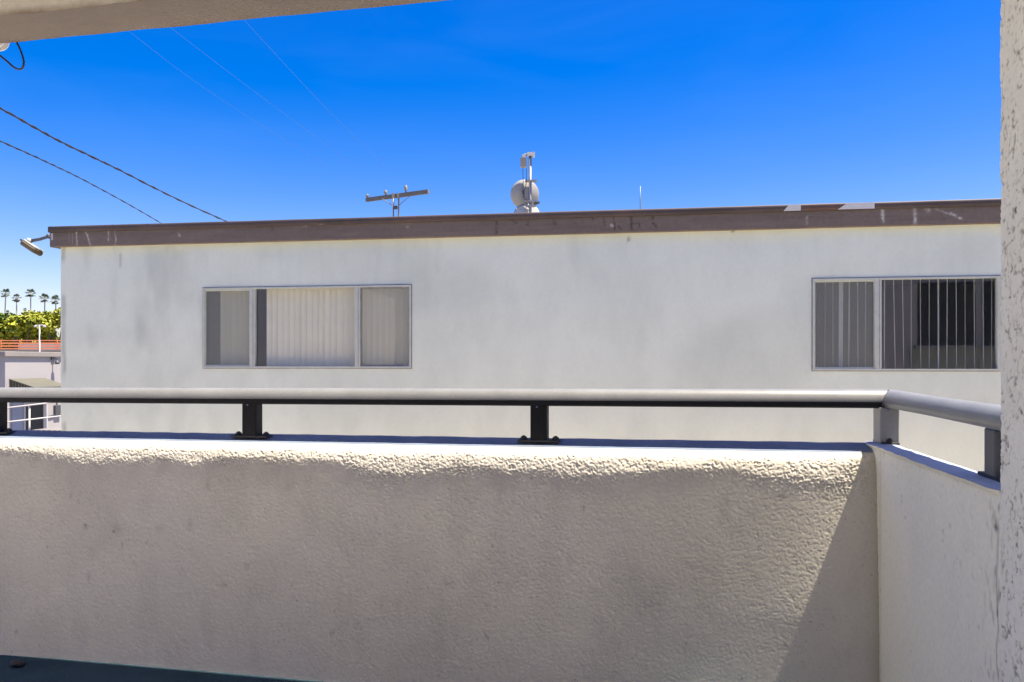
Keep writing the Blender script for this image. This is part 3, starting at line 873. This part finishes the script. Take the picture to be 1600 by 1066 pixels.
def blinds_right(win, z0, z1):
    rr = random.Random(5)
    spots = [(1281, 84), (1294, 80), (1306, 82), (1319, 45), (1332, 84), (1345, 82), (1358, 80)]
    xs_ = [(fs(p), R(a_)) for p, a_ in spots]
    p = 1388
    while p < 1690:
        xs_.append((fs(p), R(67 + rr.uniform(-6, 5)))); p += 14.2
    for i, (x, an) in enumerate(xs_):
        v_ = MB(); vane(v_, x, .088, an, z0 - .02, z1 + .03, .13, .005, rr.uniform(-.02, .02) if i in (8, 9) else rr.uniform(-.006, .006))
        v_.build('blind_vane', M_blindB, win, True, True)
    MB().box(loc(fs(1272), .10, z1 + .03), loc(fs(1688), .17, z1 + .08)).build('blind_headrail', M_blindB, win, False, True)


window(WL, [(WL[0] + .02, fs(391), 'dark_screen'), (fs(391), fs(398.5), 'mullion'), (fs(398.5), fs(555), 'glass'), (fs(555), fs(563), 'mullion'),
            (fs(563), WL[1] - .02, 'screen')], 'three-light window with closed cream vertical blinds', blinds_left)
window(WR_, [(WR_[0] + .02, fs(1367), 'dark_screen'), (fs(1367), fs(1377), 'mullion'), (fs(1377), fs(1558), 'glass'), (fs(1558), fs(1568), 'mullion'),
             (fs(1568), WR_[1] - .02, 'screen')], 'wide window with open white vertical blinds before a dark room', blinds_right)
for (a, b, c, d) in holes:
    x0, x1, y0_, y1_, z0, z1 = a - .6, b + .6, .055, 4.0, -.95, 2.45
    P = [loc(x0, y0_, z0), loc(x1, y0_, z0), loc(x1, y1_, z0), loc(x0, y1_, z0), loc(x0, y0_, z1), loc(x1, y0_, z1), loc(x1, y1_, z1), loc(x0, y1_, z1)]
    rm = MB(); rm.add(P, [(0, 3, 7, 4), (1, 5, 6, 2), (3, 2, 6, 7), (4, 7, 6, 5), (0, 1, 2, 3)])
    rm.build('room_interior', M_room, blk, False, True)
MB().box(loc(fs(396), .9, -.9), loc(fs(440), 1.5, fz(400, 520))).build('room_cabinet', M_carton, blk, False, True)

# ------------------------------------------------------------------ floodlight on the fascia corner
cz = loc(SF, -.05, 0)
BM = Matrix.Translation((bl_loc[0], bl_loc[1], 0)) @ Matrix.Rotation(BR, 4, 'Z')
DFL = D0 / (1 + (60 - 800) / FPX * TF)
fl_base = at(86, 372, DFL * .995)
fld = empty('floodlight', fl_base, 'tilted bronze floodlight on a short arm at the left roof corner', 'floodlight')
MB().obox(Matrix.Translation(at(84.5, 371, DFL * .995)) @ Matrix.Rotation(YAW, 4, 'Z'), (-.014, -.05, -.045), (.014, .05, .045)).build('bracket', M_lampw, fld)
MB().lathe([(.004, -.028), (.024, -.026), (.026, 0), (.024, .02), (.012, .026)], Matrix.Translation(at(75.5, 369, DFL)), 12).build('knuckle', M_lampd, fld, True)
MB().tube([at(83, 374, DFL), at(75, 370, DFL), at(62, 374, DFL), at(49, 376.5, DFL)], .022, 10).build('arm', M_lampd, fld, True)
MB().tube([at(49, 378, DFL), at(44.5, 375, DFL), at(41.5, 378, DFL), at(43, 384, DFL)], .030, 10).build('elbow', M_lampw, fld, True)
hc = at(49.5, 388, DFL)
HM = Matrix.Translation(hc) @ Matrix.Rotation(YAW + R(-12), 4, 'Z') @ Matrix.Rotation(R(31), 4, 'Y') @ Matrix.Rotation(R(-14), 4, 'X')
mb = MB(); m2 = MB().box((-.125, -.10, -.035), (.125, .10, .035), .022)
mb.add([HM @ Vector(p) for p in m2.v], m2.f)
head = mb.build('lamp_head', M_lamp, fld)
mb = MB(); m2 = MB().box((-.108, -.088, .034), (.108, .088, .050), .006)
mb.add([HM @ Vector(p) for p in m2.v], m2.f); mb.build('lamp_lid', M_lampw, fld)
MB().obox(HM, (-.150, -.085, .008), (-.118, .085, .030)).build('visor', M_lampd, fld)

# ------------------------------------------------------------------ dish mast on the roof
DD = 14.0
mb_ = at(828.5, 370, DD); mb_.z = Z_FM + .03
dm = empty('dish_mast', mb_, 'steel roof mast with a round dish antenna and a radio box near its top', 'antenna mast')
PX = DD / FPX


def P(px, py, off=0.0):
    return at(px, py, DD + off)


MB().tube([mb_, P(828.5, 244)], .026, 12).build('mast', M_galv, dm, True)
ax_ = (Vector((-SA, CA, 0)) + Vector((CA, SA, 0)) * -.22 + Vector((0, 0, .18))).normalized()
DM = Matrix.Translation(P(820.5, 304, .16)) @ ax_.to_track_quat('Z', 'Y').to_matrix().to_4x4()
rad = 23.0 * PX
profd = [(.02, -.07)] + [(rad * k / 9, -.07 + .07 * (k / 9) ** 2 * 1.25) for k in range(1, 10)] + [(rad * 1.01, .025), (rad * .98, .030)] + \
        [(rad * k / 9 * .98, -.055 + .07 * (k / 9) ** 2 * 1.25) for k in range(8, 0, -1)]
MB().lathe(profd, DM, 36).build('dish', M_dish, dm, True)
MB().tube([P(817, 297, .02), P(821, 318, .02), P(828, 325, .02)], .018, 8).build('back_strut', M_galv, dm, True)
bx = Matrix.Translation(P(825.5, 304, .04)) @ Matrix.Rotation(YAW, 4, 'Z')
MB().obox(bx, (-.07, -.03, -.13), (.06, .05, .13)).build('dish_mount', M_radio, dm)
for (py_, wd) in [(283, .11), (315, .13), (322, .10)]:
    MB().obox(Matrix.Translation(P(829, py_)) @ Matrix.Rotation(YAW, 4, 'Z'), (-wd * .9, -.045, -.016), (wd, .045, .016)).build('clamp', M_galv, dm)
MB().obox(Matrix.Translation(P(838, 318)) @ Matrix.Rotation(YAW, 4, 'Z') @ Matrix.Rotation(R(-18), 4, 'Y'), (-.05, -.03, -.022), (.06, .03, .018)).build('clamp_arm', M_lampd, dm)
MB().lathe([(.02, -.04), (.14, -.03), (.22, .0), (.23, .012), (.20, .01), (.02, -.02)],
           Matrix.Translation(P(823, 335, .05)) @ Matrix.Rotation(R(62), 4, 'X') @ Matrix.Rotation(R(10), 4, 'Y'), 28).build('lower_dish', M_dishw, dm, True)
rx = Matrix.Translation(P(818.5, 252)) @ Matrix.Rotation(YAW, 4, 'Z')
rb = MB().obox(rx, (-.055, -.05, -.11), (.045, .05, .06))
for k in range(5):
    rb.obox(rx, (-.062, -.058, -.105 + .035 * k), (.052, .058, -.09 + .035 * k))
rb.build('radio_box', M_radio, dm)
MB().obox(rx, (-.03, -.04, .06), (.03, .04, .115)).build('radio_bracket', M_lampw, dm)
MB().tube([P(819, 242), P(835, 241)], .022, 8).build('top_arm', M_galv, dm)
cp = MB().obox(Matrix.Translation(P(829, 241.5)) @ Matrix.Rotation(YAW, 4, 'Z'), (-.06, -.05, -.03), (.05, .05, .03))
cp.obox(Matrix.Translation(P(834, 241.5)) @ Matrix.Rotation(YAW, 4, 'Z'), (-.02, -.04, -.045), (.02, .04, .035))
cp.build('top_clamp', M_lampw, dm)
for (a0, a1) in [((817, 261), (817.5, 287)), ((822.5, 262), (822.5, 285))]:
    MB().tube(smooth_path([P(*a0, -.05), P(*a1, -.08), P(818, 305, -.07), P(822, 312, -.06), P(826, 316, -.05)]), .006, 6).build('lead', M_black, dm, True)
ra = at(1000.5, 345, 13.0); ra.z = Z_FM + .03
ww = empty('whip_antenna', ra, 'thin grey whip antenna rod standing alone on the roof', 'antenna')
MB().tube([ra, at(1000.5, 318, 13.0), at(1000.5, 291, 13.0)], [.009, .009, .006], 8).build('rod', M_galv, ww, True)
MB().lathe([(.05, 0), (.05, .02), (.02, .03), (.02, .10), (.010, .11)], Matrix.Translation(ra), 12).build('foot', M_galv, ww, True)

# ------------------------------------------------------------------ utility pole behind the block
UD = 30.0
ub = at(618.5, 400, UD); ub.z = GROUND
up = empty('utility_pole', ub, 'twin-post utility pole with a weathered crossarm and three insulators beyond the roof', 'utility pole')
for q in (614.4, 622.6):
    t_ = at(q, 305, UD); MB().tube([Vector((t_.x, t_.y, GROUND)), t_], .034, 8).build('post', M_galv, up, True)
A_, B_ = at(572.5, 312, UD + .55), at(669.5, 299, UD - .55)
ca_ = (B_ - A_); CM = Matrix.Translation(A_) @ ca_.to_track_quat('X', 'Z').to_matrix().to_4x4()
MB().obox(CM, (0, -.06, -.085), (ca_.length, .06, .06)).build('crossarm', M_timber, up)
for q, zt in ((574, 299.0), (603.5, 295.5), (635, 291)):
    k_ = (q - 572.5) / 97.0
    p_ = A_.lerp(B_, k_) + Vector((0, 0, .06))
    h_ = (at(q, zt, UD).z - p_.z)
    MB().lathe([(.03, 0), (.03, h_ * .3), (.06, h_ * .32), (.075, h_ * .45), (.05, h_ * .5), (.07, h_ * .62), (.07, h_ * .72), (.045, h_ * .78), (.055, h_ * .9), (.03, h_)],
               Matrix.Translation(p_), 12).build('insulator', M_ceram, up, True)
for q in (614.4, 622.6):
    t_ = at(q, 306, UD - .08)
    MB().obox(Matrix.Translation(t_) @ Matrix.Rotation(YAW, 4, 'Z'), (-.04, -.03, -.10), (.04, .03, .10)).build('clamp', M_ceram, up)
for (p0, p1) in [((597, 310.5), (616, 323)), ((641, 306), (621, 323))]:
    MB().tube([at(*p0, UD - .1), at(*p1, UD - .06)], .016, 6).build('brace', M_galv, up)
MB().lathe([(.03, -.07), (.07, -.05), (.075, 0), (.07, .05), (.03, .07)], Matrix.Translation(at(618.5, 324.5, UD)) @ Matrix.Rotation(R(90), 4, 'Y'), 12).build('spacer', M_lampd, up, True)

# overhead wires: three faint ones reach the insulators, two black drops land on the roof
ins = [(574, 299.0), (603.5, 295.5), (635, 291)]
thr = [[(345, 155), (200, 48), (60, -60)], [(420, 160), (265, 42), (110, -80)], [(520, 180), (385, 35), (280, -80)]]
lbl = ['faint pale overhead wire highest at left, running to the left-end insulator of the crossarm',
       'faint pale overhead wire to the middle insulator of the crossarm',
       'faint pale overhead wire to the insulator right of the twin posts']
for i in range(3):
    pts = [at(ins[i][0], ins[i][1], UD + .55 - 1.1 * (ins[i][0] - 572.5) / 97)]
    for k, (p, q) in enumerate(thr[i]):
        pts.append(at(p, q, [24.0, 20.0, 16.5][k]))
    pts.append(pts[-1] + (pts[-1] - pts[-2]) * 1.5)
    tag(MB().tube(smooth_path(pts, 12), .0027, 6).build('overhead_wire', M_wire, None, True), lbl[i], 'wire', 'faint overhead wires')


def twisted(pts, r, seed, name, label):
    rr = random.Random(seed)
    sp = smooth_path(pts, 26)
    m_ = MB()
    rs = [r * (1 + .28 * math.sin(i * 1.15) + rr.uniform(-.1, .1)) for i in range(len(sp))]
    m_.tube([p + Vector((0, 0, rr.uniform(-.25, .25) * r)) for p in sp], rs, 7)
    tag(m_.build(name, M_black, None, True), label, 'cable', 'black service cables')


twisted([at(-330, -10, 4.6), at(-120, 104, 6.2), at(0, 169, 7.2), at(90, 219, 8.2), at(180, 262.5, 9.3), at(270, 308, 10.4), at(360, 349, 11.6), at(395, 364, 12.1)], .0105, 1,
        'service_cable', 'thicker upper black twisted cable running down to the roof edge')
twisted([at(-330, 70, 4.6), at(-120, 166, 6.2), at(0, 220.5, 7.2), at(70, 252, 8.2), at(130, 281, 9.3), at(200, 319, 10.4), at(258, 352.5, 11.6), at(290, 370, 12.1)], .0072, 2,
        'service_cable', 'thinner lower black cable running down to the roof edge')

# ------------------------------------------------------------------ low white building at far left
BX, BY = at(8, 556, 40).x, at(8, 556, 40).y
lb = empty('low_building', (BX - 4, BY + 5, GROUND), 'low white flat-roofed building at far left with a metal awning over a dark door', 'building')
MB().box((BX - 14, BY, GROUND), (BX, BY + 14, 1.52)).build('wall', M_lowwall, lb)
MB().box((BX - 14.1, BY - .12, 1.52), (BX + .12, BY + 14.1, 1.78), .02).build('coping', M_coping, lb)
MB().box((BX - 13.4, BY + .6, 1.6), (BX - .6, BY + 13.4, 1.70)).build('roof', M_roof, lb)


def wx(px, py):
    return on_x(px, py, BX)


y1_, y2_ = wx(38, 640).y, wx(66, 640).y
dr = MB().box((BX + .001, y1_, GROUND), (BX + .03, y2_, -.98)).build('door', M_door, lb)
fm = MB()
fm.box((BX + .001, y1_ - .12, GROUND), (BX + .09, y1_ - .002, -.9)); fm.box((BX + .001, y2_ + .002, GROUND), (BX + .09, y2_ + .30, -.9)); fm.box((BX + .001, y1_ - .002, -.978), (BX + .09, y2_ + .002, -.9))
fm.build('door_frame', M_white, dr)
yA, yB = wx(18, 640).y, wx(35, 640).y
MB().box((BX + .001, yA, GROUND), (BX + .05, yB, -.8)).build('shutter', M_bluedoor, lb)
ya, yb_ = wx(14, 600).y, wx(70, 600).y
za, zb = .38, -.05
aw = MB().add([(BX + .002, ya, za), (BX + .002, yb_, za), (BX + 1.5, yb_, zb), (BX + 1.5, ya, zb),
               (BX + .002, ya, za - .06), (BX + .002, yb_, za - .06), (BX + 1.5, yb_, zb - .06), (BX + 1.5, ya, zb - .06)],
              [(0, 3, 2, 1), (4, 5, 6, 7), (0, 1, 5, 4), (1, 2, 6, 5), (2, 3, 7, 6), (3, 0, 4, 7)]).build('awning', M_awning, lb)
sl_m = MB()
for k in range(9):
    q = k / 8
    x_ = BX + .05 + 1.38 * q
    zt_ = za - .065 + (zb - za) * (x_ - BX) / 1.5
    sl_m.box((x_, ya + .02, -.50), (x_ + .09, ya + .05, zt_))
for k in range(18):
    y_ = ya + .1 + (yb_ - ya - .25) * k / 17
    sl_m.box((BX + 1.42, y_, -.50), (BX + 1.46, y_ + .08, zb - .065))
sl_m.build('awning_slats', M_awnd, aw)
wl = wx(82, 563)
wlm = empty('wall_lamp', wl, 'small dark wall lamp high on the low white building', 'lamp')
MB().box((BX + .001, wl.y - .12, wl.z + .02), (BX + .10, wl.y + .12, wl.z + .24)).build('backplate', M_lampd, wlm)
MB().tube([(BX + .1, wl.y, wl.z + .14), (BX + .28, wl.y, wl.z + .12), (BX + .30, wl.y, wl.z - .02)], .035, 8).build('arm', M_lampd, wlm)
MB().lathe([(.05, 0), (.12, -.12), (.13, -.2), (.05, -.22)], Matrix.Translation((BX + .30, wl.y, wl.z)), 12).build('shade', M_lampd, wlm, True)
em = wx(88, 640)
mt = empty('electric_meter', (BX, em.y, em.z), 'dark electric meter box with conduit on the low white building', 'meter')
MB().box((BX + .001, em.y - .22, em.z - .32), (BX + .16, em.y + .22, em.z + .25), .02).build('box', M_lampd, mt)
MB().tube([(BX + .06, em.y, em.z + .25), (BX + .06, em.y, em.z + .9)], .03, 8).build('conduit', M_galv, mt)
MB().tube([(BX + .06, em.y - .2, em.z - .3), (BX + .06, em.y - .7, em.z - .36)], .04, 8).build('elbow', M_lampd, mt)
gd = at(40, 650, 34); gdz = gd.z
g1 = [at(-20, 641, 33.5), at(70, 630.5, 35.5)]; g2 = [at(-20, 663, 33.5), at(110, 648.5, 36.2)]
gr_ = empty('pipe_guardrail', Vector((gd.x, gd.y, GROUND)), 'pale two-bar pipe guardrail in front of the low white building', 'guardrail')
MB().tube([g1[0], g1[1], at(110, 626, 36.2)], .032, 8).build('top_bar', M_white, gr_, True)
MB().tube(g2, .032, 8).build('lower_bar', M_white, gr_, True)
for q, dd in ((-18, 33.6), (46, 35.0), (108, 36.2)):
    b_ = at(q, 645, dd); t_ = b_.copy(); t_.z = g1[0].z + (g1[1].z - g1[0].z) * (q + 20) / 90 + .02
    MB().tube([Vector((b_.x, b_.y, GROUND)), t_], .04, 8).build('upright', M_white, gr_, True)
# stacked timber pallets by the door
pl_ = at(84, 664, 38.5)
pal = empty('pallet_stack', Vector((pl_.x, pl_.y, GROUND)), 'stack of pale slatted pallets by the dark door at far left', 'pallets')
for k in range(5):
    z_ = GROUND + k * .22
    m_ = MB()
    for j in range(5):
        m_.box((pl_.x - .7 + .3 * j, pl_.y - .6, z_ + .14), (pl_.x - .7 + .3 * j + .2, pl_.y + .6, z_ + .165))
    for j in range(3):
        m_.box((pl_.x - .7, pl_.y - .6 + .52 * j, z_ + .03), (pl_.x + .7, pl_.y - .6 + .52 * j + .1, z_ + .138))
    m_.build('pallet', M_coping, pal)

# ------------------------------------------------------------------ roof deck with orange rail, street lamp
dA, dB = at(-60, 549, 80), at(150, 549, 80)
dv = (dB - dA); dv.z = 0; DL = dv.length; dang = math.atan2(dv.y, dv.x)
dk = empty('deck_building', Vector((dA.x, dA.y, GROUND)), 'tan building with an open roof deck behind the low white building', 'building', rz=dang)
zt_ = 2.4 - GROUND
MB().box((0, 0, 0), (DL, 9, zt_)).build('wall', M_deck, dk, False, True)
MB().box((-.1, -.1, zt_ + .002), (DL + .1, 9.1, zt_ + .12)).build('roof_edge', M_coping, dk, False, True)
MB().box((2.0, 6.0, zt_ + .12), (8, 8.5, zt_ + 1.0)).build('roof_box', M_deck, dk, False, True)
orl = empty('orange_railing', Vector((dA.x, dA.y, 2.52)), 'orange metal railing with horizontal bars round the roof deck', 'railing', rz=dang)
for z_ in (.06, .32, .60, .90):
    MB().box((.1, -.02, z_), (DL - .1, .03, z_ + .10)).build('bar', M_orange, orl, False, True)
for k in range(8):
    x_ = .1 + (DL - .3) * k / 7
    MB().box((x_, .032, 0), (x_ + .08, .10, 1.02)).build('upright', M_orange, orl, False, True)
for z_ in (.12, .42, .72):
    MB().box((.1, 3.5, z_), (DL - .1, 3.55, z_ + .12)).build('back_bar', M_orange, orl, False, True)
sp_ = at(62, 560, 78)
stl = empty('street_lamp', Vector((sp_.x, sp_.y, GROUND)), 'thin white lamp post with a short crossarm before the trees', 'lamp post')
MB().tube([Vector((sp_.x, sp_.y, GROUND)), at(62, 508, 78)], .07, 8).build('pole', M_white, stl, True)
MB().tube([at(55, 508.6, 78), at(70, 508.2, 78)], .05, 8).build('crossarm', M_white, stl)
for q in (55.5, 69.5):
    MB().lathe([(.05, 0), (.16, -.05), (.16, -.16), (.05, -.2)], Matrix.Translation(at(q, 508.6, 78)), 10).build('lamp', M_white, stl, True)

# ------------------------------------------------------------------ trees
def leaf_cloud(lobes, n, size, seed):
    r = np.random.default_rng(seed)
    vs_ = []; fs_ = []
    wts = np.array([l[3] ** 2 for l in lobes]); wts = wts / wts.sum()
    for i in range(n):
        lx, ly, lz, lr = lobes[r.choice(len(lobes), p=wts)]
        dv_ = r.normal(size=3); dv_ /= np.linalg.norm(dv_)
        rad_ = lr * (r.uniform(.35, 1.0) ** .5) * (1 + .18 * math.sin(5 * dv_[0] + 3 * lx) * math.sin(6 * dv_[2] + ly))
        c = np.array([lx, ly, lz]) + dv_ * rad_ * np.array([1, 1, .8])
        nrm = Vector(dv_ * .7 + r.normal(size=3) * .6 + np.array([0, 0, .4])).normalized()
        q = nrm.to_track_quat('Z', 'Y').to_matrix()
        s = size * r.uniform(.5, 1.3); b = len(vs_)
        for (a_, b_) in ((-.5, -.3), (.1, -.5), (.55, .05), (.1, .5), (-.45, .25)):
            vs_.append(Vector(c) + q @ Vector((a_ * s, b_ * s, .12 * s * (a_ * a_ - b_))))
        fs_.append((b, b + 1, b + 2, b + 3, b + 4))
    return vs_, fs_


def tree(px, dd, top_py, rx_, mat, seed, label, n=5200):
    r = random.Random(seed)
    b_ = at(px, 560, dd); top = at(px, top_py, dd)
    base = Vector((b_.x, b_.y, GROUND)); H = top.z - GROUND
    tr = empty('tree', base, label, 'tree', 'leafy trees on the skyline')
    m_ = MB()
    lobes = []
    m_.tube([base, base + Vector((.1, 0, H * .25)), base + Vector((.2, .1, H * .5))], [.32, .26, .2], 8)
    for k in range(13):
        an = k * 2.4 + r.uniform(-.3, .3); rr_ = rx_ * r.uniform(.25, .75)
        c = Vector((math.cos(an) * rr_, math.sin(an) * rr_, H * (.34 + .50 * ((k * 5) % 13) / 12)))
        lr = rx_ * r.uniform(.32, .48)
        lobes.append((base.x + c.x, base.y + c.y, base.z + min(c.z, H - lr * .85), lr))
        m_.tube([base + Vector((.2, .1, H * .42)), base + Vector((c.x * .5, c.y * .5, H * .5)), base + c], [.16, .1, .04], 6)
    m_.build('trunk', M_bark, tr, True)
    v_, f_ = leaf_cloud(lobes, n, rx_ * .125, seed)
    mesh_obj('crown', v_, f_, mat, tr)
    return tr


tree(8, 112, 486, 4.0, M_leafB, 1, 'darker green leafy tree at the far left edge of the skyline')
tree(30, 104, 480, 3.4, M_leafA, 2, 'yellow-green leafy tree left of the white lamp post, right of the darker tree')
tree(52, 116, 479, 3.6, M_leafA, 3, 'lime leafy tree directly behind the white lamp post')
tree(84, 108, 472, 3.3, M_leafA, 4, 'lime leafy tree rising beside the white building corner')
tree(70, 122, 477, 3.6, M_leafB, 5, 'mid green tree between the lamp post and the white building corner')
tree(-22, 110, 480, 4.5, M_leafB, 6, 'broad green tree cut off by the left frame edge')


def fan_palm(px, cy, dd, lean, label, seed, rad_=1.62):
    r = random.Random(seed)
    top = at(px, cy + 3, dd); b_ = at(px + lean, 600, dd)
    base = Vector((b_.x, b_.y, GROUND))
    pm = empty('palm_tree', base, label, 'palm tree', 'fan palms on the skyline')
    mid = base.lerp(top, .55) + Vector((.12, 0, 0))
    MB().tube(smooth_path([base, mid, top], 6), [.22, .21, .2, .19, .18, .17, .16, .15, .15, .15, .15, .15, .18], 8).build('trunk', M_palmt, pm, True)
    m_ = MB()
    for k in range(19):
        an = k * 2.39996; el = R(72 - 118 * (k / 18)) + r.uniform(-.22, .22)
        dv_ = Vector((math.cos(an) * math.cos(el), math.sin(an) * math.cos(el), math.sin(el)))
        L = rad_ * r.uniform(.62, 1.0)
        sd = dv_.cross(Vector((0, 0, 1))); sd = sd.normalized() if sd.length > .01 else Vector((1, 0, 0))
        upv = sd.cross(dv_).normalized()
        hub = top + dv_ * L * .55
        m_.tube([top, hub], .025, 4)
        fanr = rad_ * r.uniform(.34, .52)
        for j in range(7):
            g = R(-78 + 26 * j)
            tip = hub + (dv_ * math.cos(g) + sd * math.sin(g)) * fanr - Vector((0, 0, .10 * fanr + .12 * abs(j - 3) * fanr * .4))
            w_ = (sd * math.cos(g) - dv_ * math.sin(g)) * fanr * .17
            mdp = hub.lerp(tip, .6)
            b0 = len(m_.v)
            m_.v += [tuple(hub), tuple(mdp + w_), tuple(tip), tuple(mdp - w_)]
            m_.f.append((b0, b0 + 1, b0 + 2, b0 + 3))
    m_.build('crown', M_palm, pm)
    sk = MB().lathe([(.12, -1.1), (.30, -.8), (.38, -.3), (.2, .1)], Matrix.Translation(top), 10)
    sk.build('dead_frond_skirt', M_palmt, pm)


fan_palm(9, 455.5, 220, -7, 'tall fan palm leftmost of the skyline row, slightly leaning trunk', 1, 1.75)
fan_palm(26, 463, 220, -2, 'shorter fan palm second from the left, below its two neighbours', 2)
fan_palm(48, 455.5, 220, -2, 'tall fan palm with an open crown, third from the left', 3, 1.85)
fan_palm(70, 464, 215, -3, 'bushy fan palm fourth from the left, near the white building', 4, 1.85)
fan_palm(87, 466, 220, 0, 'fan palm half hidden by the white building corner', 5, 1.8)
fan_palm(12, 485.5, 300, 0, 'small distant fan palm low behind the leftmost tall palm', 6, 1.2)
fan_palm(39, 481, 300, 0, 'small distant fan palm low between the second and third tall palms', 7, 1.0)
